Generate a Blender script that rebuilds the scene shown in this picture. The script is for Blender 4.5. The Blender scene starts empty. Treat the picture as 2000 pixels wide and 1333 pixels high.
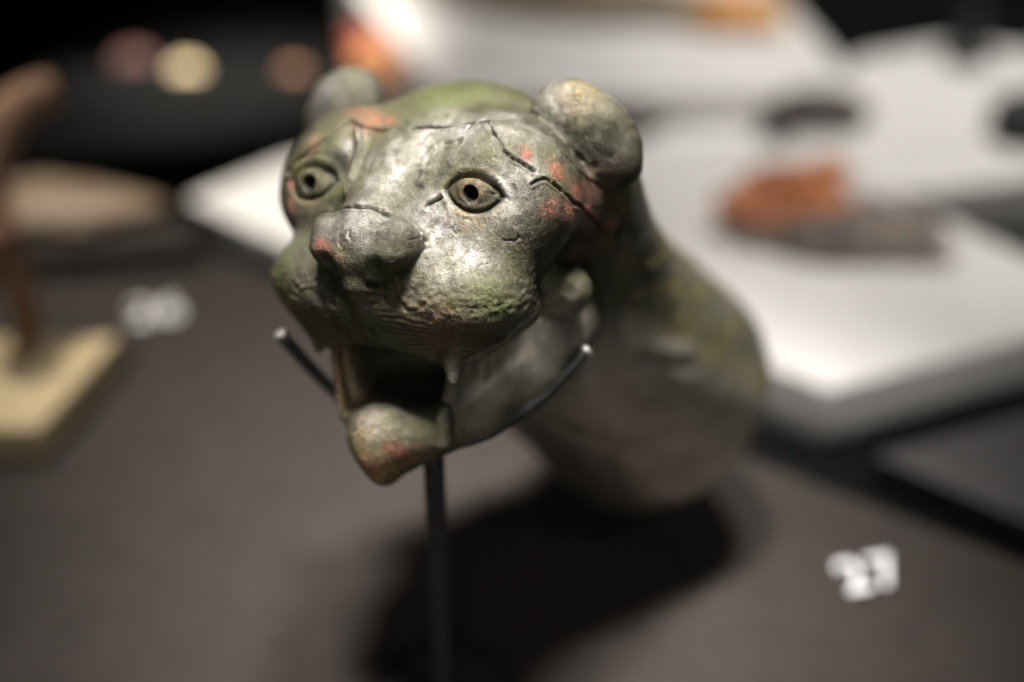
import bpy, bmesh, math, random
import numpy as np
from mathutils import Matrix, Vector
scene = bpy.context.scene
COL = scene.collection
K = 0.000144                                   # metres per sculpting unit
# ---------------------------------------------------------------- camera
TH = math.radians(36); HC = 0.385
cam_data = bpy.data.cameras.new('camera'); cam = bpy.data.objects.new('camera', cam_data); COL.objects.link(cam)
cam.location = (0, 0, HC); cam.rotation_euler = (math.radians(90)-TH, 0, 0)
cam_data.lens = 50; cam_data.sensor_width = 36; cam_data.clip_start = 0.01; cam_data.clip_end = 50
cam_data.dof.use_dof = True; cam_data.dof.focus_distance = 2665*K; cam_data.dof.aperture_fstop = 2.15
cam_data.dof.aperture_blades = 0
scene.camera = cam
# ---------------------------------------------------------------- light: a dim museum room with ceiling spots and added fill lamps
w = bpy.data.worlds.new('World'); scene.world = w; w.use_nodes = True
w.node_tree.nodes['Background'].inputs[0].default_value = (.50, .49, .52, 1); w.node_tree.nodes['Background'].inputs[1].default_value = .042
scene.view_settings.view_transform = 'Standard'; scene.view_settings.look = 'None'; scene.view_settings.exposure = 0
def spot(name, loc, target, energy, size, blend, radius, col=(1, .93, .84)):
    l = bpy.data.lights.new(name, 'SPOT'); l.energy = energy; l.spot_size = math.radians(size); l.spot_blend = blend
    l.shadow_soft_size = radius; l.color = col
    o = bpy.data.objects.new(name, l); COL.objects.link(o); o.location = loc
    o.rotation_euler = (Vector(target)-Vector(loc)).to_track_quat('-Z', 'Y').to_euler()
    return o
spot('ceiling_spot', (-.13, .47, 1.50), (-.006, .378, .08), 450, 12.6, 1., .13, (1, .96, .92))
spot('ceiling_spot.001', (.13, .58, 1.48), (-.004, .376, .08), 400, 12.6, 1., .15, (1, .965, .93))
spot('ceiling_spot.002', (.55, 1.05, 1.7), (.27, .80, 0.0), 118, 27, 1., .05, (1, .96, .91))
spot('ceiling_spot.003', (-.45, .95, 1.5), (-.18, .59, 0.0), 170, 15, 1., .05, (1, .93, .84))
spot('disc_spot', (-.25, .95, 1.4), (-.175, .83, .03), 420, 11.5, 1., .03, (1, .93, .84))  # added spot, there only to brighten the discs
spot('right_fill_spot', (.55, -.25, 1.25), (.02, .36, .12), 46, 14, 1., .30, (1, .97, .94))  # added soft fill from the right, standing in for bounce light
spot('low_fill_light', (-.05, -.50, .35), (.02, .37, .11), 66, 14, .9, .25, (1, .96, .90))  # added low fill to lift the muzzle and lower neck

F32=np.float32
# ---------------------------------------------------------------- distance-field helpers
def ell(p,c,r,rot=None):
    q=p-np.array(c,F32)
    if rot is not None: q=q@rot.astype(F32)
    r=np.array(r,F32)
    k0=np.sqrt(((q/r)**2).sum(-1)); k1=np.sqrt(((q/(r*r))**2).sum(-1))+1e-9
    return k0*(k0-1)/k1
def cone(p,a,b,ra,rb):
    a=np.array(a,F32);b=np.array(b,F32);ab=b-a
    t=np.clip(((p-a)@ab)/float(ab@ab),0,1)
    d=p-a-t[...,None]*ab
    return np.sqrt((d*d).sum(-1))-(ra+(rb-ra)*t)
def chain(p,pts,rs,k=0):
    d=None
    for i in range(len(pts)-1):
        e=cone(p,pts[i],pts[i+1],rs[i],rs[i+1])
        d=e if d is None else (np.minimum(d,e) if k==0 else su(d,e,k))
    return d
def rbox(p,c,h,r,rot=None):
    q=p-np.array(c,F32)
    if rot is not None: q=q@rot.astype(F32)
    q=np.abs(q)-(np.array(h,F32)-r)
    return np.sqrt((np.maximum(q,0)**2).sum(-1))+np.minimum(q.max(-1),0)-r
def su(a,b,k):
    h=np.maximum(k-np.abs(a-b),0)/k
    return np.minimum(a,b)-h*h*k*.25
def ss(a,b,k):           # a minus b
    h=np.maximum(k-np.abs(a+b),0)/k
    return np.maximum(a,-b)+h*h*k*.25
def rx(d):
    t=np.radians(d);c,s=np.cos(t),np.sin(t);return np.array([[1,0,0],[0,c,-s],[0,s,c]])
def ry(d):
    t=np.radians(d);c,s=np.cos(t),np.sin(t);return np.array([[c,0,s],[0,1,0],[-s,0,c]])
def rz(d):
    t=np.radians(d);c,s=np.cos(t),np.sin(t);return np.array([[c,-s,0],[s,c,0],[0,0,1]])

EARR=rz(14)@ry(42)
EYE=(187,-250,121)
def ear_shift(P):
    s=np.zeros_like(P);s[...,2]=np.where(P[...,0]<0,20,0);s[...,0]=np.where(P[...,0]<0,8,0);return s
def chin_knob(p):
    q=p.copy();t=np.clip((-340-q[...,2])/120,0,1);q[...,0]=q[...,0]*(1+.8*t*t)
    return ell(q,(0,-322,-384),(80,68,90))*.85
def nose_pad(p):
    q=p.copy();t=np.clip((30-q[...,2])/95,0,1);t=t*t*(3-2*t);q[...,0]=q[...,0]*(1+.60*t)
    q[...,1]=q[...,1]-.42*np.maximum(24-q[...,2],0)
    return rbox(q,(0,-340,16),(114,58,60),34,rx(-24))*.8
def base_field(P):
    """the cast head in its own frame: x to its left, y towards the neck, z up (units of 0.144 mm)"""
    p=P.copy(); p[...,0]=np.abs(p[...,0])
    d=ell(p,(0,30,45),(272,290,252))
    d=su(d,ell(p,(158,-140,75),(172,140,140)),70)
    d=su(d,ell(p,(188,-110,160),(100,105,92)),60)               # brow
    d=su(d,cone(p,(225,-115,92),(258,90,62),88,96),50)          # cheekbone shelf running back to the ear
    d=su(d,cone(p,(0,-180,112),(0,-300,16),84,104),45)           # bridge of the nose
    d=su(d,ell(p,(114,-240,-78),(178,124,118)),35)
    d=su(d,ell(p,(0,-280,-92),(128,94,96)),34)
    d=su(d,ell(P,(194,-176,5),(88,102,90)),55)
    d=su(d,ell(p,(168,-60,-40),(82,112,108)),40)              # muzzle pads
    neck=cone(P,(0,70,-40),(100,720,-560),262,328)
    pl=((P-np.array((100,720,-560),F32))@np.array((.10,.78,-.61),F32))
    neck=ss(neck,-(pl-40),14)
    neck=ss(neck,cone(P,(100-6,720-45,-560+35),(118,860,-669),282,282),14)
    d=su(d,neck,60)
    d=su(d,ell(p,(270,-66,-98),(64,62,60)),12)                 # knob behind the mouth corner
    lip=chain(p,[(0,-310,-160),(110,-296,-178),(165,-272,-170),(212,-232,-143),(246,-178,-116)],[34,32,31,29,28],20)
    d=su(d,lip,40)
    cav=su(ell(p,(0,-240,-262),(150,200,80)),ell(p,(0,-330,-250),(150,140,62)),30)
    jaw=chain(p,[(30,-300,-382),(150,-185,-332),(208,-60,-262),(220,40,-190)],[56,53,66,78],24)
    jaw=su(jaw,chin_knob(p),26)
    jaw=su(jaw,chain(p,[(0,-240,-392),(0,-80,-335),(0,60,-300)],[50,100,150]),60)
    jaw=su(jaw,ell(p,(0,-40,-318),(205,150,72)),40)
    d=ss(d,cav,25)
    d=su(d,jaw,30)
    d=ss(d,ell(p,(0,-190,-258),(112,150,58)),20)
    d=su(d,ell(p,(190,-28,-195),(76,104,84)),30)
    for i in range(6):
        t=i/5.;d=su(d,cone(p,(184-40*t,-110-152*t,-180-14*t),(146-42*t,-158-104*t,-318-12*t),32-17*t,28-13*t),20)
    d=su(d,cone(P,(-128,-300,-185),(-112,-304,-345),8,10),8)
    # ears
    pe=p-ear_shift(P)
    ear=ell(pe,(292,22,196),(132,64,90),EARR)
    d=su(d,chain(p,[(285,80,150),(258,180,0),(205,330,-150)],[60,86,130],20),60)
    d=su(d,ear,12)
    # nose pad
    d=su(d,nose_pad(p),6)
    d=su(d,cone(p,(0,-364,-44),(0,-348,-164),36,5),10)
    return d
PHI=np.radians(9.)
ET=np.array((np.cos(PHI),np.sin(PHI),0),F32);EN=np.array((np.sin(PHI),-np.cos(PHI),.12),F32);EN/=np.linalg.norm(EN)
EZ=np.cross(ET,-EN).astype(F32)*1.
if EZ[2]<0: EZ=-EZ
def eye_frame(P):
    p=P.copy(); p[...,0]=np.abs(p[...,0])
    q=p-np.array(EYE,F32);s=q@ET;t=q@EZ;n=q@EN
    t2=t+.10*s
    Lu=np.hypot(s,t2+30.5)-66.5; Ld=np.hypot(s,t2-33)-66.5
    return p,s,t2,n,Lu,Ld,np.maximum(Lu,Ld)
def eyeball(P,d):
    p,s,t2,n,Lu,Ld,L=eye_frame(P)
    on=n>-70
    d=d+np.where(on,9*np.exp(-(np.maximum(L,0)/26)**2),0)
    ball=ell(p,np.array(EYE)-EN*46,(70,62,60))
    w=1/(1+np.exp(np.clip(L/3.,-30,30)))
    return np.where(on,d*(1-w)+np.minimum(d,ball)*w,d)
def teeth(P):
    d=cone(P,(160,-306,-176),(167,-318,-230),29,9)
    return np.minimum(d,cone(P,(-158,-300,-180),(-164,-304,-215),24,7))
def field(P):
    d=eyeball(P,base_field(P))
    d=su(d,teeth(P),14)
    d=su(d,cone(P,(112,-288,-370),(121,-286,-308),21,14),10)
    return d
# ---------------------------------------------------------------- noise and chased lines
def vnoise(P,sc,seed=0):
    q=P/sc;i=np.floor(q).astype(np.int64);f=(q-i).astype(F32);f=f*f*(3-2*f)
    out=0
    for a in (0,1):
        for b in (0,1):
            for c in (0,1):
                h=((i[:,0]+a)*73856093)^((i[:,1]+b)*19349663)^((i[:,2]+c)*83492791)^(seed*2654435761)
                h=(h^(h>>13))*1274126177&0x7fffffff;h=(h^(h>>16))&0xffff
                w=(f[:,0] if a else 1-f[:,0])*(f[:,1] if b else 1-f[:,1])*(f[:,2] if c else 1-f[:,2])
                out=out+w*(h/32767.5-1)
    return out.astype(F32)
def fbm(P,sc,o=3,seed=0):
    r=0;a=1.
    for k in range(o):
        r=r+a*vnoise(P,sc,seed+k*7);sc=sc/2.1;a*=.5
    return r
def pdist(v,pts,R):
    """distance to a polyline, and the run along it; far vertices get 1e3"""
    pts=np.array(pts,F32);out=np.full(len(v),1e3,F32)
    m=np.all((v>pts.min(0)-R)&(v<pts.max(0)+R),1);i=np.where(m)[0]
    if len(i)==0:return out
    q=v[i];d=np.full(len(i),1e3,F32)
    for a,b in zip(pts,pts[1:]):
        ab=b-a;t=np.clip(((q-a)@ab)/float(ab@ab),0,1);d=np.minimum(d,np.linalg.norm(q-a-t[:,None]*ab,axis=1))
    out[i]=d;return out
GROOVES=[ # points, half width, depth
 ([(-108,-183,226),(-135,-174,236),(-153,-202,221),(-189,-227,192),(-230,-234,166),(-264,-231,136)],2.97,4.8),
 ([(-140,-176,238),(-93,-181,223),(-50,-180,224)],3.3,7.2),
 ([(10,-178,226),(55,-167,226),(114,-168,233),(180,-172,239)],2.51,13.6),
 ([(180,-172,239),(207,-195,217),(234,-210,193),(257,-204,178),(287,-190,158)],2.38,7.2),
 ([(299,-183,144),(319,-169,128),(337,-135,94),(329,-57,56),(318,19,15),(314,70,-20)],2.3,8),
 ([(302,-106,180),(318,-77,146),(328,-26,114),(340,13,83),(341,47,63)],2.64,4.8),
 ([(290,-207,138),(300,-185,146),(307,-176,141)],2.11,4.8),
 ([(80,-240,160),(81,-223,186),(90,-209,203),(110,-206,210),(135,-208,214)],3.6,5),
 ([(-98,-352,88),(-60,-346,92),(-20,-345,90),(20,-342,84),(62,-340,78),(100,-325,60),(118,-312,35)],3.2,11),
 ([(30,-385,-38),(40,-388,-42),(60,-386,-42),(82,-374,-34),(96,-362,-16)],4.6,14),
 ([(-88,-372,-10),(-72,-386,-24),(-52,-386,-30),(-36,-380,-30)],3.3,7.2),
 ([(135,89,258),(170,21,242),(215,-50,232),(260,-80,215),(280,-60,190),(294,-20,150)],3.3,6.4),
 ([(124,-272,118),(112,-279,108),(104,-282,96)],3.0,7),
 ([(-60,-374,-332),(-30,-372,-322),(0,-340,-310)],1.98,4.8),
 ([(-88,-262,60),(-84,-268,95),(-100,-262,120)],2.64,5.6),
 ([(165,-290,-178),(215,-262,-150),(262,-240,-118),(262,-215,-110)],4.62,8.8),
 ([(330,60,60),(330,110,-40)],14,10),
]
RIDGES=[([(-108,-195,217),(-86,-221,190),(-80,-250,155),(-88,-271,118)],9,8),
 ([(86,-215,198),(84,-235,170),(80,-262,140)],10,6),
 ([(20,-178,236),(57,-172,238),(120,-174,242),(183,-175,248)],6,4)]
HOLLOWS=[((-130,-255,165),34,10),((-105,-285,90),26,9),((118,-268,160),28,8),((292,-70,-20),50,12),((-292,-70,-20),50,12),
 ((60,-395,2),20,9),((-60,-398,2),18,8),((352,10,190),34,12),((372,60,150),26,14),((150,-290,-20),20,3),((225,-190,-205),30,4)]
def snap(v,pts,step=7.):
    P=[]
    for a,b in zip(pts,pts[1:]):
        a=np.array(a,F32);b=np.array(b,F32);n=max(1,int(np.linalg.norm(b-a)/step))
        P+=[a+(b-a)*i/n for i in range(n)]
    P.append(np.array(pts[-1],F32));P=np.array(P)
    m=np.where(np.all((v>P.min(0)-45)&(v<P.max(0)+45),1))[0];s=v[m]
    if len(s)==0: return P
    Q=np.array([s[np.argmin(((s-p)**2).sum(1))] for p in P])
    if len(Q)>4: Q[1:-1]=(Q[:-2]+2*Q[1:-1]+Q[2:])/4
    return Q
def cracks():
    r=np.random.RandomState(5);out=[]
    cs=[(150,-320,20),(190,-318,-5),(215,-300,10),(130,-300,40),(170,-330,-35),(225,-285,-40),(120,-322,15),(200,-250,100),(215,-235,150),(235,-255,120),(-60,-290,170),(40,-270,150),(-210,-300,-30),(-225,-285,10),(150,-190,230),(30,-385,50),(-40,-390,45),(250,-270,60),(175,-300,60),(245,-250,0),(270,-215,40)]
    for c in cs:
        for k in range(1):
            p=np.array(c,float)+r.normal(0,16,3);a=r.uniform(0,6.28);pts=[p]
            for j in range(r.randint(2,5)):
                a+=r.uniform(-1.1,1.1);p=p+6*np.array([np.cos(a),.25*np.cos(a),np.sin(a)]);pts.append(p)
            out.append(pts)
    return out
def displacement(v):
    D=np.zeros(len(v),F32)
    head=1/(1+np.exp(np.clip((v[:,1]-150)/40,-20,20)))
    D+=(1.2+2*head)*fbm(v,120,2,1)+1.3*fbm(v,34,2,3)*(.3+.7*head)*(1-.4*head)
    rough=np.exp(-((v[:,2]+72)/42)**2)*(v[:,1]<-100)*np.clip(np.abs(v[:,0])/80,0,1)+.35*np.exp(-(((v-np.array((0,-300,110)))/np.array((90,140,110)))**2).sum(1))
    rid=1-np.abs(vnoise(v+14*np.stack([vnoise(v,30,21),vnoise(v,30,22),vnoise(v,30,23)],1),17,31))*2
    pit=np.clip(fbm(v,75,2,12)+.15,0,1)*head
    D-=1.6*np.clip(rid-.6,0,1)*pit
    D+=rough*(2.4*vnoise(v+9*np.stack([vnoise(v,26,23),vnoise(v,26,24),vnoise(v,26,25)],1),np.array((19,19,9.)),33)+1.3*vnoise(v,7,34))
    D+=.55*fbm(v,9,2,41)*head*np.clip(.5+1.2*vnoise(v,60,42),0,1)
    ec=np.exp(-(((np.abs(v[:,0:1])*np.array([1,0,0])+v*np.array([0,1,1]))-np.array((291,22,190)))**2).sum(1)/120.**2)
    D+=ec*4.*fbm(v,38,2,55)
    wv=v+2.6*np.stack([vnoise(v,22,51),vnoise(v,22,52),vnoise(v,22,53)],1)
    gv=np.clip(.85+.6*vnoise(v,17,191)+.35*vnoise(v,6,192),.12,1.25);gs=np.clip(1+.5*vnoise(v,11,193),.5,1.6)
    for pts,w,dep in GROOVES:
        pts=snap(v,pts) if w<8 else pts
        d=pdist(wv,pts,w*4+8)
        if w<8: D-=1.25*dep*gv*np.exp(-(d/(w*gs))**2);D+=1.5*np.exp(-((d-3.2*w)/(1.3*w))**2)
        else: D-=1.25*dep*np.exp(-(d/w)**2)
    for pts,w,dep in RIDGES:
        pts=snap(v,pts)
        d=pdist(wv,pts,w*3+6);D+=1.5*dep*np.exp(-(d/w)**2)
    for c,R,dep in HOLLOWS:
        D-=dep*np.exp(-((wv-np.array(c,F32))**2).sum(1)/R**2)
    w2=v+3*np.stack([vnoise(v,9,61),vnoise(v,9,62),vnoise(v,9,63)],1)
    w2[:,1]=0;fr=np.where((v[:,1]<-120)&(v[:,2]>-160))[0];wf=w2[fr];Df=np.zeros(len(fr),F32)
    for pts in cracks():
        d=pdist(wf,[(a[0],0,a[2]) for a in pts],12);Df=np.maximum(Df,2.6*np.exp(-(d/1.7)**2))
    D[fr]-=Df
    # whisker lines across the upper lip
    ax=np.abs(v[:,0]);z=v[:,2]+.0006*(ax-120)**2+9*vnoise(v,60,71)+3*vnoise(v,20,72)+.10*ax
    m=np.exp(-((z+128)/48)**4)*np.clip((ax-34)/20,0,1)*np.clip((275-ax)/60,0,1)*(v[:,1]<-190)
    D+=1.25*m*np.sin(z*2*np.pi/10.5)*np.clip(.55+.9*vnoise(v,38,91),.05,1)
    # eyes: chased lids and drilled pupils
    p,s,t2,n,Lu,Ld,L=eye_frame(v);on=(n>-50)&(np.abs(L)<60)
    g=np.exp(-(L/4.)**2);g2=np.exp(-(L/3.2)**2);D-=on*np.where(Lu>Ld,12.*g2,7.*g)
    D+=on*2.6*np.exp(-((L-12)/6)**2)*np.where(t2>0,1.,.5)
    D-=on*46/(1+np.exp(np.clip((np.hypot(s+2,t2)-13.5)/1.0,-30,30)))
    D+=on*1.*np.exp(-((np.hypot(s+2,t2)-21)/4)**2)
    # neck: combed hair
    u=np.arctan2(v[:,0]-.1*v[:,1],v[:,2]+.7*v[:,1])
    D+=(1-head)*2.6*np.sin(u*24+5*vnoise(v,150,81)+v[:,1]*.012)*np.clip(.5+vnoise(v,170,82),0,1)
    return D
# ---------------------------------------------------------------- surface nets
def surface_nets(fn,lo,hi,h):
    lo=np.array(lo,F32);n=np.ceil((np.array(hi)-lo)/h).astype(int)+1
    xs=[(lo[i]+h*np.arange(n[i])).astype(F32) for i in range(3)]
    V=np.empty(n,F32)
    Y,Z=np.meshgrid(xs[1],xs[2],indexing='ij')
    step=16
    for i in range(0,n[0],step):
        X=xs[0][i:i+step]
        P=np.empty((len(X),n[1],n[2],3),F32);P[...,0]=X[:,None,None];P[...,1]=Y;P[...,2]=Z
        V[i:i+step]=fn(P)
    S=V<0
    m=n-1
    cnt=np.zeros(m,np.int8)
    for a in (0,1):
        for b in (0,1):
            for c in (0,1):
                cnt+=S[a:a+m[0],b:b+m[1],c:c+m[2]]
    act=(cnt>0)&(cnt<8)
    idx=-np.ones(m,np.int64);I=np.argwhere(act);idx[act]=np.arange(len(I))
    acc=np.zeros((len(I),3));w=np.zeros(len(I))
    cor=[(a,b,c) for a in (0,1) for b in (0,1) for c in (0,1)]
    for u in cor:
        for v in cor:
            if sum(abs(u[k]-v[k]) for k in range(3))==1 and u<v:
                A=V[I[:,0]+u[0],I[:,1]+u[1],I[:,2]+u[2]];B=V[I[:,0]+v[0],I[:,1]+v[1],I[:,2]+v[2]]
                cr=(A<0)!=(B<0);t=np.where(cr,A/(A-B+1e-12),0)
                pt=np.array(u)+t[:,None]*(np.array(v)-np.array(u))
                acc+=pt*cr[:,None];w+=cr
    verts=lo+h*(I+acc/w[:,None])
    quads=[]
    for ax in range(3):
        o1,o2=[(1,2),(2,0),(0,1)][ax]
        a=[slice(None)]*3;b=[slice(None)]*3;a[ax]=slice(0,-1);b[ax]=slice(1,None)
        ch=S[tuple(a)]!=S[tuple(b)]
        E=np.argwhere(ch)
        E=E[(E[:,o1]>0)&(E[:,o2]>0)&(E[:,o1]<m[o1])&(E[:,o2]<m[o2])]
        ins=S[E[:,0],E[:,1],E[:,2]]
        def cell(d1,d2):
            c=E.copy();c[:,o1]-=d1;c[:,o2]-=d2;return idx[c[:,0],c[:,1],c[:,2]]
        q=np.stack([cell(1,1),cell(0,1),cell(0,0),cell(1,0)],1)
        q[~ins]=q[~ins][:,::-1];quads.append(q)
    return verts,np.concatenate(quads)
def grad(fn,v,e=1.0):
    g=np.empty_like(v)
    for k in range(3):
        o=np.zeros(3,F32);o[k]=e
        g[:,k]=(fn(v+o)-fn(v-o))/(2*e)
    return g
def project(fn,v,it=2,lim=4.,e=1.5):
    for _ in range(it):
        g=grad(fn,v,e);n2=np.maximum((g*g).sum(1),.15);d=fn(v)
        s=d/n2; mv=g*s[:,None];L=np.linalg.norm(mv,axis=1);mv*=np.minimum(1,lim/(L+1e-9))[:,None]
        v=v-mv
    return v.astype(F32)
def split(v,q):
    n=len(v)
    e=np.sort(np.concatenate([q[:,[i,(i+1)%4]] for i in range(4)]),1)
    key=e[:,0]*n+e[:,1];u,inv=np.unique(key,return_inverse=True)
    a=u//n;b=u%n
    mid=(v[a]+v[b])/2;cen=v[q].mean(1)
    M=n+inv.reshape(4,-1).T;C=n+len(u)+np.arange(len(q))
    nq=np.concatenate([np.stack([q[:,i],M[:,i],C,M[:,(i+3)%4]],1) for i in range(4)])
    return np.concatenate([v,mid,cen]).astype(F32),nq
def smooth(v,q,it=1,w=.5):
    n=len(v)
    for _ in range(it):
        acc=np.zeros((n,3));c=np.zeros(n)
        for i in range(4):
            a=q[:,i];b=q[:,(i+1)%4]
            for k in range(3):
                acc[:,k]+=np.bincount(a,v[b,k],n)+np.bincount(b,v[a,k],n)
            c+=np.bincount(a,minlength=n)+np.bincount(b,minlength=n)
        v=v*(1-w)+w*acc/c[:,None]
    return v.astype(F32)
def normals(v,q):
    n=np.cross(v[q[:,2]]-v[q[:,0]],v[q[:,3]]-v[q[:,1]]);o=np.zeros_like(v,dtype=float)
    for k in range(3):
        for i in range(4): o[:,k]+=np.bincount(q[:,i],n[:,k],len(v))
    return (o/(np.linalg.norm(o,axis=1)[:,None]+1e-12)).astype(F32)
def build_mesh(levels=2,h=10.):
    v,q=surface_nets(field,(-440,-450,-960),(500,1020,370),h)
    v=smooth(v.astype(F32),q,2,.5)
    for i in range(levels):
        v,q=split(v,q);v=smooth(v,q,1,.5)
        if i==0: v=project(field,v,2,6,2.)
    v=project(field,v,1,6,2.)
    n=normals(v,q)
    base=v
    v=v+n*displacement(v)[:,None]
    return v.astype(F32),q,base
# ================================================================ materials
def mat(name, col=(.5,.5,.5), rough=.6, metal=0.):
    m = bpy.data.materials.new(name); m.use_nodes = True; nt = m.node_tree; b = nt.nodes['Principled BSDF']
    b.inputs['Base Color'].default_value = (*col, 1); b.inputs['Roughness'].default_value = rough; b.inputs['Metallic'].default_value = metal
    return m, nt, b
def N(nt, typ, **kw):
    n = nt.nodes.new(typ)
    for k, v in kw.items():
        if k in ('inp',):
            for a, c in v.items(): n.inputs[a].default_value = c
        else: setattr(n, k, v)
    return n
def noise(nt, vec, scale, detail=4, rough=.6, dist=0):
    n = N(nt, 'ShaderNodeTexNoise', inp={'Scale': scale, 'Detail': detail, 'Roughness': rough, 'Distortion': dist}); nt.links.new(vec, n.inputs['Vector']); return n.outputs['Fac']
def ramp(nt, fac, stops, interp='LINEAR'):
    r = N(nt, 'ShaderNodeValToRGB'); cr = r.color_ramp; cr.interpolation = interp
    while len(cr.elements) < len(stops): cr.elements.new(.5)
    for e, (p, c) in zip(cr.elements, stops): e.position = p; e.color = (*c, 1) if len(c) == 3 else c
    nt.links.new(fac, r.inputs[0]); return r.outputs[0]
def mix(nt, fac, a, b, blend='MIX'):
    m = N(nt, 'ShaderNodeMix', data_type='RGBA', blend_type=blend)
    for s, i in ((fac, 0), (a, 6), (b, 7)):
        if isinstance(s, (int, float)): m.inputs[i].default_value = s
        elif isinstance(s, tuple): m.inputs[i].default_value = (*s, 1)
        else: nt.links.new(s, m.inputs[i])
    return m.outputs[2]
def math_(nt, op, a, b=None, clamp=False):
    m = N(nt, 'ShaderNodeMath', operation=op, use_clamp=clamp)
    for s, i in ((a, 0), (b, 1)):
        if s is None: continue
        if isinstance(s, (int, float)): m.inputs[i].default_value = s
        else: nt.links.new(s, m.inputs[i])
    return m.outputs[0]
def bump(nt, h, dist, strength=1, normal=None):
    b = N(nt, 'ShaderNodeBump', inp={'Distance': dist}); nt.links.new(h, b.inputs['Height'])
    if isinstance(strength, (int, float)): b.inputs['Strength'].default_value = strength
    else: nt.links.new(strength, b.inputs['Strength'])
    if normal is not None: nt.links.new(normal, b.inputs['Normal'])
    return b.outputs['Normal']
def attr(nt, name): return N(nt, 'ShaderNodeAttribute', attribute_name=name).outputs['Fac']
def bronze_mat():
    m, nt, b = mat('aged_bronze'); L = nt.links
    o = N(nt, 'ShaderNodeTexCoord').outputs['Object']
    big = noise(nt, o, 75, 4, .6, .5); mid = noise(nt, o, 300, 6, .68, .5); fine = noise(nt, o, 1400, 4, .7)
    tiny = noise(nt, o, 4600, 2, .6); blot = noise(nt, o, 160, 5, .65, .8)
    c = ramp(nt, big, [(.30, (.028, .025, .014)), (.46, (.055, .050, .031)), (.58, (.090, .082, .058)), (.72, (.135, .125, .10))])
    c = mix(nt, math_(nt, 'MULTIPLY', ramp(nt, mid, [(.46, (0, 0, 0)), (.62, (1, 1, 1))]), .3), c, (.15, .138, .105))
    wm = math_(nt, 'MULTIPLY', attr(nt, 'worn_highlight'), ramp(nt, mid, [(.36, (.25, .25, .25)), (.60, (1, 1, 1))]), True)
    c = mix(nt, wm, c, mix(nt, big, (.30, .285, .26), (.52, .495, .47)))
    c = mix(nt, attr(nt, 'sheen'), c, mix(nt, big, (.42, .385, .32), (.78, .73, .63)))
    gm = math_(nt, 'MULTIPLY', attr(nt, 'green'), ramp(nt, blot, [(.34, (.1, .1, .1)), (.56, (1, 1, 1))]), True)
    c = mix(nt, gm, c, mix(nt, ramp(nt, fine, [(.35, (0, 0, 0)), (.68, (1, 1, 1))]), (.022, .025, .006), (.118, .122, .040)))
    bg = math_(nt, 'MULTIPLY', attr(nt, 'moss'), ramp(nt, mid, [(.40, (0, 0, 0)), (.60, (1, 1, 1))]), True)
    c = mix(nt, bg, c, mix(nt, fine, (.025, .042, .006), (.125, .17, .032)))
    om = math_(nt, 'MULTIPLY', attr(nt, 'ochre'), ramp(nt, noise(nt, o, 800, 4, .7), [(.42, (0, 0, 0)), (.58, (1, 1, 1))]), True)
    c = mix(nt, om, c, (.40, .27, .12))
    rn = noise(nt, o, 780, 5, .75, 1.6)
    rm = math_(nt, 'MULTIPLY', attr(nt, 'red'), ramp(nt, rn, [(.43, (0, 0, 0)), (.53, (1, 1, 1))]), True)
    c = mix(nt, rm, c, mix(nt, ramp(nt, noise(nt, o, 1900, 3, .6), [(.4, (0, 0, 0)), (.62, (1, 1, 1))]), (.13, .058, .042), (.42, .125, .075)))
    c = mix(nt, math_(nt, 'MULTIPLY', ramp(nt, fine, [(.36, (1, 1, 1)), (.46, (0, 0, 0))]), math_(nt, 'MULTIPLY', ramp(nt, blot, [(.45, (0, 0, 0)), (.6, (1, 1, 1))]), .7)), c, (.022, .021, .014))  # fine pits coloured dark, cavity shade put into the colour
    c = mix(nt, math_(nt, 'MULTIPLY', attr(nt, 'shade_tarnish'), .9, True), c, (.016, .017, .011))
    c = mix(nt, attr(nt, 'pupil'), c, (.004, .004, .003))
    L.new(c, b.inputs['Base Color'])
    cr = math_(nt, 'MAXIMUM', math_(nt, 'MAXIMUM', gm, rm), math_(nt, 'MAXIMUM', bg, om))
    mt = math_(nt, 'SUBTRACT', .66, math_(nt, 'MULTIPLY', cr, .42), True); mt = math_(nt, 'ADD', mt, math_(nt, 'MULTIPLY', math_(nt, 'MAXIMUM', attr(nt, 'sheen'), wm), .4), True); L.new(mt, b.inputs['Metallic'])
    r = ramp(nt, noise(nt, o, 420, 5, .7), [(.32, (.28,)*3), (.52, (.38,)*3), (.68, (.50,)*3)]); r = mix(nt, cr, r, (.42, .42, .42)); r = mix(nt, attr(nt, 'sheen'), r, (.34, .34, .34)); L.new(r, b.inputs['Roughness'])
    h = math_(nt, 'ADD', math_(nt, 'MULTIPLY', fine, .65), math_(nt, 'MULTIPLY', tiny, .35))
    v = N(nt, 'ShaderNodeTexVoronoi', feature='DISTANCE_TO_EDGE', inp={'Scale': 430.})
    wv = N(nt, 'ShaderNodeVectorMath', operation='ADD'); L.new(o, wv.inputs[0])
    nn = N(nt, 'ShaderNodeTexNoise', inp={'Scale': 420., 'Detail': 5.}); L.new(o, nn.inputs['Vector'])
    sc = N(nt, 'ShaderNodeVectorMath', operation='SCALE'); L.new(nn.outputs['Color'], sc.inputs[0]); sc.inputs['Scale'].default_value = .003
    L.new(sc.outputs[0], wv.inputs[1]); L.new(wv.outputs[0], v.inputs['Vector'])
    ck = ramp(nt, v.outputs['Distance'], [(0., (0, 0, 0)), (.045, (1, 1, 1))])
    ck = mix(nt, ramp(nt, blot, [(.44, (1, 1, 1)), (.54, (0, 0, 0))]), (1., 1., 1.), ck)
    nrm = bump(nt, h, .00060, mix(nt, math_(nt, 'MAXIMUM', math_(nt, 'MULTIPLY', attr(nt, 'worn_highlight'), .5, True), attr(nt, 'sheen')), (.95, .95, .95), (.45, .45, .45)))
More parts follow.
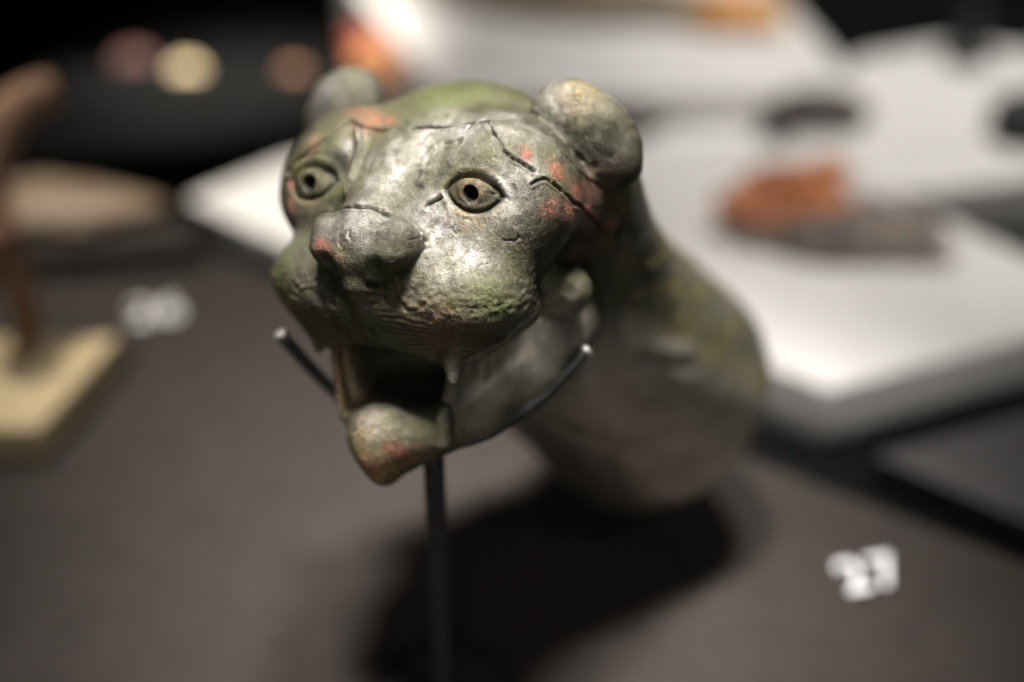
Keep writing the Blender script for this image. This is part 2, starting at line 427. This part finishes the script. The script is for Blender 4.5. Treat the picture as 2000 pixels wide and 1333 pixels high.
    nrm = bump(nt, mid, .0012, .55, nrm); nrm = bump(nt, ck, .00014, .5, nrm); nrm = bump(nt, cr, .00030, .6, nrm)
    L.new(nrm, b.inputs['Normal'])
    return m
BRONZE = bronze_mat()
def simple(name, c1, c2, scale, rough=.6, metal=0, bd=0.0, bs=None, spec=.5):
    m, nt, b = mat(name, c1, rough, metal); b.inputs['Specular IOR Level'].default_value = spec
    o = N(nt, 'ShaderNodeTexCoord').outputs['Object']; n = noise(nt, o, scale, 5, .65)
    nt.links.new(ramp(nt, n, [(.35, c1), (.65, c2)]), b.inputs['Base Color'])
    if bd: nt.links.new(bump(nt, noise(nt, o, bs or scale*4, 4, .6), bd), b.inputs['Normal'])
    return m
TAUPE = simple('taupe_display_cloth', (.020, .0162, .014), (.026, .021, .018), 60, .9, 0, .0002, 2500, .25)
DARKFLOOR = simple('black_case_floor', (.003, .003, .003), (.004, .004, .004), 30, .95, 0, 0, None, .1)
WHITE = simple('white_plinth_paint', (.66, .645, .62), (.80, .785, .76), 7, .6, 0, .00005, 900)
GREYP = simple('dark_grey_plinth_paint', (.030, .028, .028), (.040, .037, .036), 20, .7)
STEEL = simple('dark_mount_steel', (.012, .012, .011), (.024, .023, .021), 300, .55, .1, .00008, 1500)
PRINT = simple('white_print', (.62, .62, .63), (.70, .70, .70), 200, .6)
CORAL = simple('orange_corrosion', (.30, .085, .045), (.78, .31, .12), 60, .75, 0, .0012, 300)
STONE = simple('grey_brown_stone', (.07, .055, .05), (.34, .28, .24), 55, .85, 0, .0015, 260)
TERRA = simple('brown_terracotta', (.09, .042, .022), (.19, .105, .055), 80, .8, 0, .001, 250)
SAND = simple('sand_linen', (.30, .235, .13), (.37, .29, .17), 50, .85, 0, .0002, 1500)
BLACK = simple('black_iron', (.012, .011, .010), (.024, .022, .020), 100, .6)
# ================================================================ objects
def tag(o, label=None, cat=None, group=None, kind=None):
    if label: o['label'] = label
    if cat: o['category'] = cat
    if group: o['group'] = group
    if kind: o['kind'] = kind
    return o
def link_mesh(name, me, m, parent=None):
    me.name = name; o = bpy.data.objects.new(name, me); COL.objects.link(o); me.materials.append(m)
    if parent: o.parent = parent
    return o
def np_mesh(name, v, q, nrm, attrs, m, parent=None):
    me = bpy.data.meshes.new(name); me.vertices.add(len(v)); me.vertices.foreach_set('co', v.ravel().astype(F32))
    me.loops.add(q.size); me.loops.foreach_set('vertex_index', q.ravel().astype(np.int32))
    me.polygons.add(len(q)); me.polygons.foreach_set('loop_start', np.arange(0, q.size, 4, dtype=np.int32))
    me.update(calc_edges=True)
    for k, a in attrs.items():
        at_ = me.attributes.new(k, 'FLOAT', 'POINT'); at_.data.foreach_set('value', a.astype(F32))
    me.polygons.foreach_set('use_smooth', np.ones(len(q), bool))
    me.normals_split_custom_set_from_vertices(nrm.astype(float))
    return link_mesh(name, me, m, parent)
def at(px, py, z=0.0):
    """the point at height z seen at that spot of the photograph"""
    d = cam.rotation_euler.to_matrix() @ Vector(((px-1000)/2778, (666.5-py)/2778, -1)); t = (z-HC)/d.z
    return Vector(cam.location)+d*t
def atd(px, py, D):
    return Vector(cam.location)+cam.rotation_euler.to_matrix() @ (Vector(((px-1000)/2778, (666.5-py)/2778, -1))*D*K)
# ---------------------------------------------------------------- the bronze head
HEAD_M = Matrix.Translation((0,0,0))
def head_matrix(a=30, e=16, r=-2, D0=3000, px=900, py=440):
    a, e, r = map(math.radians, (a, e, r))
    R = Vector((math.cos(a), math.sin(a), 0)); C = Vector((math.sin(a)*math.cos(e), -math.cos(a)*math.cos(e), math.sin(e)))
    U = C.cross(R)
    B = Matrix((math.cos(r)*R+math.sin(r)*U, -math.sin(r)*R+math.cos(r)*U, C))
    return Matrix.Translation(atd(px, py, D0)) @ (cam.rotation_euler.to_matrix() @ B).to_4x4()
V, Q, BASE = build_mesh(2, 10.)
NR = normals(V, Q)
def spots(v, lst):
    o = np.zeros(len(v), F32); wv = v+10*np.stack([vnoise(v, 40, 101), vnoise(v, 40, 102), vnoise(v, 40, 103)], 1)
    for c, R, a in lst: o = np.maximum(o, a*np.exp(-((wv-np.array(c, F32))**2).sum(1)/R**2))
    return o
A = {}
A['green'] = spots(V, [((-30,-60,285),120,1.1),((80,-20,285),115,1.),((-120,-170,225),60,1.),((-60,-200,200),45,.8),((-100,-270,100),50,1.2),((-215,-250,130),55,.8),((-160,-250,120),50,.7),
    ((-225,-300,-75),70,1.),((230,-300,-75),55,1.),((120,-330,-110),70,.8),((-88,-360,-10),40,.8),((40,-370,-410),80,1.1),((-30,-370,-430),70,1.1),((300,-66,-98),70,.8),((0,-340,-120),90,.75),((250,-250,-20),50,.6),((187,-280,121),45,.7),((-187,-280,121),45,.7),((60,-330,-180),90,.9),((-120,-330,-150),60,.8),
    ((300,20,300),60,.8),((20,-385,-5),50,.5),((100,-215,205),45,.9),((-190,-230,190),50,.8),((120,-260,150),30,.7),((300,-130,-10),60,.9),((-140,-230,60),50,.9),((200,-230,190),50,.55),((270,-150,200),50,.5),
    ((250,300,60),190,.8),((250,500,-250),230,.7),((0,-250,-400),100,.7),((290,40,-100),100,.7),((225,-190,-200),70,.55),((-100,-330,-380),60,.8)])
A['green'] = np.clip(np.maximum(A['green'], .12+.6*fbm(V, 80, 3, 111)), 0, 1.2)
A['moss'] = spots(V, [((-228,-300,-50),45,1.5),((-205,-318,-95),34,.9),((235,-300,-70),34,1.1),((180,-330,-55),34,1.),((260,-265,-60),26,.9),((30,-60,290),80,.55),((-30,-385,-400),36,.9),((-20,-385,-440),40,.8),((40,-385,-420),34,.7),((-240,-240,150),22,.6),((285,-110,-40),30,.6)])
A['red'] = spots(V, [((-95,-165,240),34,1.1),((-60,-160,243),16,1.6),((-140,-140,242),30,.8),((269,-184,190),11,1.7),((314,-150,154),18,1.6),((335,-111,109),24,1.3),((332,-64,76),26,1.3),
    ((326,42,16),20,1.5),((336,-144,75),22,1.4),((318,-191,93),18,1.3),((324,-25,39),26,1.2),((345,-40,110),40,.8),((-236,-262,70),13,1.6),((-65,-392,28),13,1.5),((-250,-250,110),12,1.3),((90,-350,-400),34,.9),((10,-390,-425),34,1.1),((60,-370,-380),24,.9),
    ((-200,-215,185),18,.9),((150,-330,-110),60,.42),((300,20,-10),60,.55),((-180,-330,-110),24,.6)])
A['ochre'] = spots(V, [((0,-385,-430),55,1.1),((-20,-380,-345),45,.7),((-230,-255,150),22,.9),((-120,-302,-270),60,1.4),((-190,-260,95),22,.8),((-25,-395,20),20,.7),((187,-285,121),45,.9),((-187,-285,121),34,.7),((300,-20,290),40,.6)])
A['worn_highlight'] = spots(V, [((130,-275,60),62,1.1),((190,-315,15),62,1.),((0,-285,140),55,1.),((20,-235,185),60,1.),((0,-370,65),60,.75),((-291,20,250),70,1.),((-310,-45,235),60,1.1),((120,-190,235),70,.8),((-220,-330,10),45,.6),  # wear on high points, and painted highlights on cheek, bridge and ear
    ((-110,-215,195),26,1.3),((230,-250,130),60,.8),((0,-372,-335),42,.8),((260,0,270),55,.8),((290,-60,-80),26,.35),((230,-150,235),70,.7),((60,-170,222),60,.8),((280,-190,170),40,.6)])*np.clip(.85+.6*fbm(V, 40, 3, 131), 0, 1.2)
nk = np.clip((V[:,1]-120)/150, 0, 1); st = vnoise(V*np.array((1, .28, 1), F32), 34, 171)+.5*vnoise(V, 26, 172)
A['worn_highlight'] += nk*np.clip(st-.15, 0, 1)*.8; A['green'] = np.maximum(A['green'], nk*np.clip(.3-st, 0, 1)*1.2); A['ochre'] += nk*np.clip(-st-.15, 0, 1)*.5
A['worn_highlight'] = np.maximum(A['worn_highlight'], spots(V, [((168,-320,-240),22,.9)]))
A['shade_tarnish'] = spots(V, [((340,-30,180),72,1.),((346,-16,149),62,1.),((312,-35,200),50,.6),((368,18,115),40,1.),((300,-50,0),55,.9),((288,-170,10),58,.75),((275,-215,60),36,.35),((290,10,-30),70,.9),((300,70,-90),70,.7),((210,-270,105),26,.8),((60,-390,-8),42,.85),((-70,-385,-15),36,.7),  # dark patina, and shade painted on ear, cheek, nose and neck side
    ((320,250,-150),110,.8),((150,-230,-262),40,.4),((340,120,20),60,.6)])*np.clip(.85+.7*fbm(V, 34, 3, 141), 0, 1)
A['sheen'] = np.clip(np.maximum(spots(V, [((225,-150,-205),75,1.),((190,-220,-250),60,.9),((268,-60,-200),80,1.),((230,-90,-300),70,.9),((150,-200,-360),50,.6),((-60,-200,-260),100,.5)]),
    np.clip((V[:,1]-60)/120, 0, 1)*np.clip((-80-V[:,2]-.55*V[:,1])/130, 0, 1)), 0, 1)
A['worn_highlight'] *= 1-.9*((np.abs(np.abs(V[:,0])-187) < 80) & (np.abs(V[:,2]-121) < 50) & (V[:,1] < -200))*(np.minimum(1, np.maximum(0, 1-eye_frame(BASE)[6]/4)))
for k_, f_ in (('green', .75), ('moss', .8), ('worn_highlight', .6), ('shade_tarnish', .8), ('ochre', .5)): A[k_] = A[k_]*(1-f_*A['sheen'])
_, es, et2, en, eLu, eLd, eL = eye_frame(BASE); A['pupil'] = ((np.hypot(es+2, et2) < 17) & (en > -80)).astype(F32)  # pupil holes blackened, shade of a deep drilling put into the colour
A['shade_tarnish'] = np.maximum(A['shade_tarnish'], ((en > -60)*(eL < 0)*np.clip(.62-et2/55+.5*fbm(BASE, 22, 2, 161), 0, .8)).astype(F32))  # eyeballs darkened, more towards the bottom
A['shade_tarnish'] = np.maximum(A['shade_tarnish'], ((en > -60)*np.exp(-(np.maximum(np.abs(eL+.5)-.6, 0)/2.0)**2)).astype(F32))  # lid grooves painted dark, as grime and crease shade
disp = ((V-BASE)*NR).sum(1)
A['shade_tarnish'] = np.clip(np.maximum(A['shade_tarnish'], np.clip((-disp-4.)/5., 0, .85)*(V[:,1] < 120)*(np.abs(disp) < 40)), 0, 1)  # grooves and hollows painted dark, imitating the shade inside them
# parts of the casting, told apart face by face
FC = BASE[Q].mean(1); fp = FC.copy(); fp[:,0] = np.abs(fp[:,0])
part = np.zeros(len(Q), int)                                        # 0 face and skull
part[ell(fp-ear_shift(FC), (292,22,196), (132,64,90), EARR) < 5] = 1            # ears
part[(nose_pad(fp) < 4)] = 2      # nose pad
_, es, et2, en, eLu, eLd, eL = eye_frame(FC); part[(eL < 1) & (en > -50)] = 3
jf = np.minimum(chain(fp, [(30,-300,-385),(150,-185,-335),(232,-20,-255)], [58,44,50]), ell(fp, (0,-318,-388), (86,66,80)))
part[(FC[:,2] < -262-.0*FC[:,1]) & (FC[:,1] < 20) & (FC[:,2] < -270+.25*np.maximum(FC[:,1]+180, 0))] = 4
part[(cone(FC, (158,-300,-188), (166,-306,-228), 24, 7) < 4) | (cone(FC, (-158,-300,-188), (-164,-304,-215), 24, 7) < 4)] = 5
part[cone(FC, (113,-290,-360), (122,-290,-308), 24, 15) < 4] = 6
part[(part == 0) & (((FC-np.array((20,190,-120), F32)) @ np.array((.10,.78,-.61), F32)) > 0)] = 7
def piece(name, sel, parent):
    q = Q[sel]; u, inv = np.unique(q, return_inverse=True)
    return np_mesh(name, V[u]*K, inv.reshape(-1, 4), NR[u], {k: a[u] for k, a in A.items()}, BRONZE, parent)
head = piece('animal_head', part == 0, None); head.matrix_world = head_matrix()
tag(head, 'green patinated bronze animal head with round ears and open mouth on a thin rod', 'sculpture')
side = FC[:,0] > 0
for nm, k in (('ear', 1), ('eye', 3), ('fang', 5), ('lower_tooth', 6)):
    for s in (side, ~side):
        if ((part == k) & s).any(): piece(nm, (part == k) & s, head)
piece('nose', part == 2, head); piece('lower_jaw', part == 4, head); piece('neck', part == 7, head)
del V, Q, BASE, NR, A
# ---------------------------------------------------------------- generic builders
def tube(name, pts, rad, m, parent=None, seg=20, sub=6):
    pts = [Vector(p) for p in pts]; P = []
    for i in range(len(pts)-1):
        p0 = pts[max(i-1, 0)]; p1 = pts[i]; p2 = pts[i+1]; p3 = pts[min(i+2, len(pts)-1)]
        for j in range(sub):
            t = j/sub; P.append(.5*((2*p1)+(p2-p0)*t+(2*p0-5*p1+4*p2-p3)*t*t+(3*p1-p0-3*p2+p3)*t**3))
    P.append(pts[-1]); bm = bmesh.new(); rings = []; n = len(P)
    r = rad if callable(rad) else (lambda t: rad)
    up = Vector((.3, .2, 1)).normalized()
    prof = [(0, .0, .82)]+[(i, 0, 1) for i in range(n)]+[(n-1, 0, .82)]
    for a, (i, _, k) in enumerate(prof):
        T = (P[min(i+1, n-1)]-P[max(i-1, 0)]).normalized(); X = T.cross(up).normalized(); Y = T.cross(X)
        c = P[i]; rr = r(i/(n-1))
        if a == 0: c = c-T*rr*.12
        if a == len(prof)-1: c = c+T*rr*.12
        rings.append([bm.verts.new(c+(X*math.cos(t)+Y*math.sin(t))*rr*k) for t in [2*math.pi*j/seg for j in range(seg)]])
    for a, b in zip(rings, rings[1:]):
        for j in range(seg): bm.faces.new((a[j], a[(j+1) % seg], b[(j+1) % seg], b[j]))
    bm.faces.new(rings[0][::-1]); bm.faces.new(rings[-1]); bmesh.ops.recalc_face_normals(bm, faces=bm.faces)
    for f in bm.faces: f.smooth = len(f.verts) == 4
    me = bpy.data.meshes.new(name); bm.to_mesh(me); bm.free()
    return link_mesh(name, me, m, parent)
def slab(name, poly, z0, z1, m, parent=None, bev=.0012):
    """plinth: an upright block on a polygon footprint with eased edges"""
    bm = bmesh.new(); lo = [bm.verts.new((p[0], p[1], z0)) for p in poly]; hi = [bm.verts.new((p[0], p[1], z1)) for p in poly]
    n = len(poly)
    for i in range(n): bm.faces.new((lo[i], lo[(i+1) % n], hi[(i+1) % n], hi[i]))
    bm.faces.new(hi); bm.faces.new(lo[::-1]); bmesh.ops.recalc_face_normals(bm, faces=bm.faces)
    bmesh.ops.bevel(bm, geom=list(bm.edges), offset=bev, segments=2, affect='EDGES', profile=.6)
    me = bpy.data.meshes.new(name); bm.to_mesh(me); bm.free(); return link_mesh(name, me, m, parent)
def rock(name, c, r, m, parent=None, seed=0, rough=.25, rot=0, sub=4, flat=None):
    bm = bmesh.new(); bmesh.ops.create_icosphere(bm, subdivisions=sub, radius=1)
    co = np.array([v.co[:] for v in bm.verts], F32); k = 1+rough*fbm(co+seed*3.1, .9, 3, seed)
    co = co*k[:,None]*np.array(r, F32)
    if flat is not None: co[:,2] = np.maximum(co[:,2], flat)
    R = rz(rot); co = co @ R.T
    for v, p in zip(bm.verts, co): v.co = p
    for f in bm.faces: f.smooth = True
    me = bpy.data.meshes.new(name); bm.to_mesh(me); bm.free(); o = link_mesh(name, me, m, parent); o.location = c if parent is None else c
    return o
def empty(name, loc): 
    o = bpy.data.objects.new(name, None); COL.objects.link(o); o.location = loc; o.empty_display_size = .01; return o
# ---------------------------------------------------------------- the mount that carries the head
top = atd(846, 872, 2885); foot = Vector((top.x, top.y, 0))
mount = empty('display_mount', foot)
tag(mount, 'thin dark steel rod with a forked cradle gripping the jaw of the bronze head', 'display mount')
rel = lambda L: [p-foot for p in L]
tube('rod', rel([foot+Vector((0,0,.002)), foot.lerp(top, .5), top]), .0032, STEEL, mount)
TIP = simple('bare_steel', (.42, .41, .38), (.52, .50, .47), 300, .4, .6)
for L in ([(846,868,2885),(890,866,2862),(960,843,2840),(1050,783,2878),(1106,727,2882),(1143,687,2888)], [(846,868,2885),(770,850,2960),(660,770,3000),(600,712,2975),(550,655,2940)]):
    p = rel([atd(*x) for x in L]); arm = tube('cradle_arm', p, .0019, STEEL, mount); e = (p[-1]-p[-2]).normalized()
    tube('arm_tip', [p[-1]-e*.0004, p[-1]+e*.0010], .00185, TIP, arm, 16, 2)
rock('weld_bead', top-foot+Vector((0,0,-.0005)), (.0044,.0044,.0030), STEEL, mount, 31, rough=.2, sub=3)
bp = [foot+Vector((.022*math.cos(t), .022*math.sin(t), 0))-foot for t in [2*math.pi*i/40 for i in range(40)]]
slab('base_plate', bp, .0005, .0035, STEEL, mount, .0006)
# ---------------------------------------------------------------- the case floor and plinths
FZ = -.030
flo = slab('case_floor', [(-2.5,-.6),(2.5,-.6),(2.5,3.5),(-2.5,3.5)], FZ-.02, FZ, DARKFLOOR); tag(flo, kind='structure')
# front plinth with the back edge running down to the right
e0 = at(540, 542); e1 = at(2000, 1099); dr = (e1-e0).normalized(); nl = Vector((-dr.y, dr.x, 0))
f0 = e0-dr*.205; f1 = e1+dr*.3
front = slab('display_plinth', [f0, f0-nl*.9, f1-nl*.9, f1], FZ, 0, TAUPE)
tag(front, 'wide low taupe plinth under the bronze head, in front of the white slabs', 'plinth')
g = 'low white slabs behind the bronze head'
ls = slab('display_slab', [at(*p) for p in ((368,392),(545,320),(880,225),(1235,790),(1180,797))][:2]+[at(880,225), at(1200,780)], FZ, .001, WHITE)
tag(ls, 'white slab whose bare corner shows beside the left cheek of the bronze head', 'slab', g)
rs = slab('display_slab', [at(1618,768), at(1100,560), at(1120,330), at(1330,245), at(1560,300), at(1735,385), at(2060,530), at(2160,625)], FZ+.001, .002, WHITE)
tag(rs, 'white slab under the orange corroded fragment, its grey front corner beside the neck', 'slab', g)
bs = slab('display_slab', [at(862,188,.02), at(668,-60,.02), at(1480,-60,.02), at(1640,120,.02), at(1630,188,.02)], FZ, .02, WHITE)
tag(bs, 'raised cream slab across the top of the picture behind the ears', 'slab', g)
us = slab('display_slab', [at(1520,205,.004), at(1690,108,.004), at(1830,84,.004), at(2150,110,.004), at(2200,330,.004), at(1740,378,.004), at(1560,330,.004)], FZ, .004, WHITE)
tag(us, 'white slab at the upper right with a black post on its far edge', 'slab', g)
dg = slab('grey_plinth', [at(1712,888,-.012), at(2050,1035,-.012), at(2400,900,-.012), at(2050,790,-.012)], FZ, -.012, GREYP)
tag(dg, 'dark grey plinth past the shadow gap at the right edge', 'plinth')
lb = slab('grey_plinth', [at(-500,545,.012), at(400,478,.012), at(310,395,.012), at(-500,420,.012)], FZ, .012, TAUPE)
tag(lb, 'taupe plinth at the left behind the number label, with pale fragments on top', 'plinth')
lb2 = slab('grey_plinth', [at(-300,330,.01), at(330,290,.01), at(700,230,.01), at(620,110,.01), at(100,130,.01)], FZ, .01, simple('black_plinth_paint', (.003, .003, .003), (.004, .004, .004), 20, .95, 0, 0, None, .1))
tag(lb2, 'dark plinth at the upper left carrying the row of small discs', 'plinth')
# ---------------------------------------------------------------- number labels printed on the plinth
import bpy as _b
def number(txt, right, up, origin, h, label):
    cu = _b.data.curves.new('number_label', 'FONT'); cu.body = txt; cu.size = h; cu.extrude = .0002; cu.offset = h*.012; cu.space_character = 1.12
    tmp = _b.data.objects.new('tmp', cu); COL.objects.link(tmp); dg_ = _b.context.evaluated_depsgraph_get()
    me = _b.data.meshes.new_from_object(tmp.evaluated_get(dg_)); _b.data.objects.remove(tmp); me.materials.clear()
    o = link_mesh('number_label', me, PRINT)
    X = Vector(right).normalized(); Z = Vector((0,0,1)); Y = Z.cross(X)
    M = Matrix((X, Y, Z)).transposed().to_4x4(); o.matrix_world = Matrix.Translation(Vector(origin)+Vector((0,0,.0004))) @ M
    tag(o, label, 'number label', 'number labels on the taupe plinth'); return o
X1 = at(1713,1086)-at(1668,1094)
number('27', X1, None, at(1655, 1160), .0225, 'white numerals 27 on the taupe plinth, right of the head’s shadow')
number('26', X1, None, at(252, 634), .0235, 'blurred white numerals 26 on the taupe plinth at the left, beside the sand coloured block')
# ---------------------------------------------------------------- blurred exhibits around
def fragment(px, py, z, label, cat, parts, group=None):
    o = empty(label[0], at(px, py, z)); tag(o, label[1], cat, group)
    for nm, c, r, m, sd, kw in parts: rock(nm, Vector(c), r, m, o, sd, **kw)
    return o
fragment(1610, 470, .002, ('corroded_fragment', 'lump of grey stone capped with bright orange corrosion on a white slab'), 'fragment', [
    ('stone_body', (.006, .0, .004), (.052, .024, .017), STONE, 3, dict(rot=-14, flat=-.0035)),
    ('corrosion_cap', (-.012, .010, .018), (.030, .018, .014), CORAL, 5, dict(rot=-4, rough=.5)),
    ('corrosion_cap', (-.006, .012, .028), (.018, .011, .009), CORAL, 21, dict(rot=20, rough=.5)),
    ('stone_chip', (.030, -.006, .012), (.018, .010, .007), STONE, 22, dict(rot=-30, rough=.5))])
fragment(1592, 235, .004, ('dark_bowl', 'shallow dark brown bowl shaped fragment between two white slabs'), 'fragment', [
    ('bowl_body', (0, 0, .006), (.033, .018, .012), simple('dark_brown_bowl', (.035,.025,.022), (.075,.055,.048), 90), 8, dict(flat=-.005, rough=.12))])
fragment(1432, 45, .02, ('amber_fragment', 'amber coloured lump on the raised cream slab at the top'), 'fragment', [
    ('lump', (0, 0, .008), (.034, .022, .010), simple('amber', (.55,.24,.07), (.72,.38,.13), 60), 9, dict(flat=-.007))])
fragment(1120, 10, .02, ('brown_fragment', 'flat brown shard near the top edge on the raised cream slab'), 'fragment', [
    ('shard', (0, 0, .006), (.085, .03, .007), simple('brown_shard', (.15,.11,.07), (.28,.22,.15), 50), 10, dict(flat=-.005, rot=-12))])
pc = slab('paper_label', [at(1292,296,.0022), at(1475,272,.0022), at(1490,238,.0022), at(1320,258,.0022)], .0022, .0030, simple('paper', (.85,.84,.83), (.88,.87,.86), 30), None, .0002)
tag(pc, 'bright paper label lying on the white slab right of the near ear', 'label')
# black post and black knob at the right
post = empty('black_post', at(1888, 118, .004)); tag(post, 'black peg with a round foot standing on the upper right slab', 'peg')
tube('peg', [(0,0,.001),(0,0,.012),(0,.002,.030)], .0085, BLACK, post); rock('peg_foot', Vector((0,0,.003)), (.016,.013,.004), BLACK, post, 4, rough=.08, sub=3)
kn = empty('iron_fragment', at(1992, 262, .004)); tag(kn, 'black rounded iron piece cut off by the right edge', 'fragment')
rock('knob_body', Vector((.004,0,.012)), (.022,.018,.015), BLACK, kn, 6, rough=.15)
# discs in a row at the upper left, standing on short stems
def disc(px, py, D, r, m, label):
    c = atd(px, py, D); base = Vector((c.x, c.y, .010)); o = empty('round_disc', base); tag(o, label, 'disc', 'small round discs on the dark plinth')
    h = c.z-.010
    bm = bmesh.new(); seg = 32; prof = [(0,-.5),(.9,-.5),(1,-.3),(1,.3),(.92,.5),(.8,.35),(0,.42)]
    rings = [[bm.verts.new((r*a*math.cos(2*math.pi*j/seg), b*.006, r*a*math.sin(2*math.pi*j/seg))) for j in range(seg)] for a, b in prof[1:-1]]
    for A_, B_ in zip(rings, rings[1:]):
        for j in range(seg): bm.faces.new((A_[j], A_[(j+1) % seg], B_[(j+1) % seg], B_[j]))
    bm.faces.new(rings[0]); bm.faces.new(rings[-1][::-1]); bmesh.ops.recalc_face_normals(bm, faces=bm.faces)
    me = bpy.data.meshes.new('disc_face'); bm.to_mesh(me); bm.free(); f = link_mesh('disc_face', me, m, o); f.location = (0, 0, h); f.rotation_euler = (math.radians(-48), 0, 0)
    if h > .004: tube('stem', [(0,0,.001),(0,.002,h*.5),(0,.003,h-.002)], .0015, BLACK, o, 10, 3)
disc(365, 150, 6000, .0100, simple('gold_disc', (.62,.48,.26), (.74,.60,.36), 60, .5), 'pale gold disc, brightest of the row at the upper left')
disc(470, 172, 6000, .0085, simple('grey_disc', (.20,.165,.14), (.26,.21,.18), 60), 'dull grey brown disc between the gold and the russet disc')
disc(575, 155, 6000, .0090, simple('russet_disc', (.24,.10,.040), (.32,.15,.06), 60), 'russet disc next to the far ear')
disc(262, 135, 6100, .0130, simple('maroon_disc', (.075,.018,.013), (.11,.03,.02), 60), 'dark maroon disc left of the gold disc')
bead = empty('orange_bead', at(740, 178, .01)); tag(bead, 'bright orange rounded piece with a red back just above the far ear', 'bead')
rock('bead_body', Vector((0,0,.017)), (.017,.014,.016), simple('orange_bead', (.90,.36,.15), (.98,.50,.26), 60), bead, 11, rough=.06)
rock('bead_back', Vector((-.008,.012,.024)), (.012,.008,.011), simple('red_glaze', (.42,.05,.02), (.55,.09,.03), 60), bead, 12, rough=.1)
# left edge: block with a figure's leg, curved brown piece, pale fragment
q = [at(-220,660,.018), at(232,655,.018), at(75,838,.018), at(-260,838,.018)]
blk = slab('sand_block', q, .0005, .018, SAND, None, .002); tag(blk, 'sand coloured linen block at the left edge carrying a brown figure', 'display block')
fg = empty('brown_figure', at(40,690,.018)); tag(fg, 'blurred brown terracotta figure with arched body standing on the sand block', 'figurine')
rl = lambda L: [p-Vector(fg.location) for p in L]
b0 = at(48,690,.018)
D0 = (b0-Vector(cam.location)).dot(cam.rotation_euler.to_matrix() @ Vector((0,0,-1)))/K
tube('leg', rl([b0, atd(52,620,D0-60), atd(30,545,D0-130), atd(2,470,D0-180)]), lambda t: .0052+.003*t, TERRA, fg)
tube('body', rl([atd(2,480,D0-180), atd(-35,390,D0-190), atd(-10,270,D0-170), atd(40,205,D0-120), atd(105,175,D0-80)]), lambda t: .012-.004*t, TERRA, fg)
fragment(110, 428, .012, ('pale_fragment', 'pale brown shard lying on the taupe plinth at the left'), 'fragment', [
    ('shard', (0, 0, .006), (.052, .024, .0075), simple('pale_shard', (.13,.085,.05), (.20,.14,.085), 45), 14, dict(flat=-.005, rot=8))])
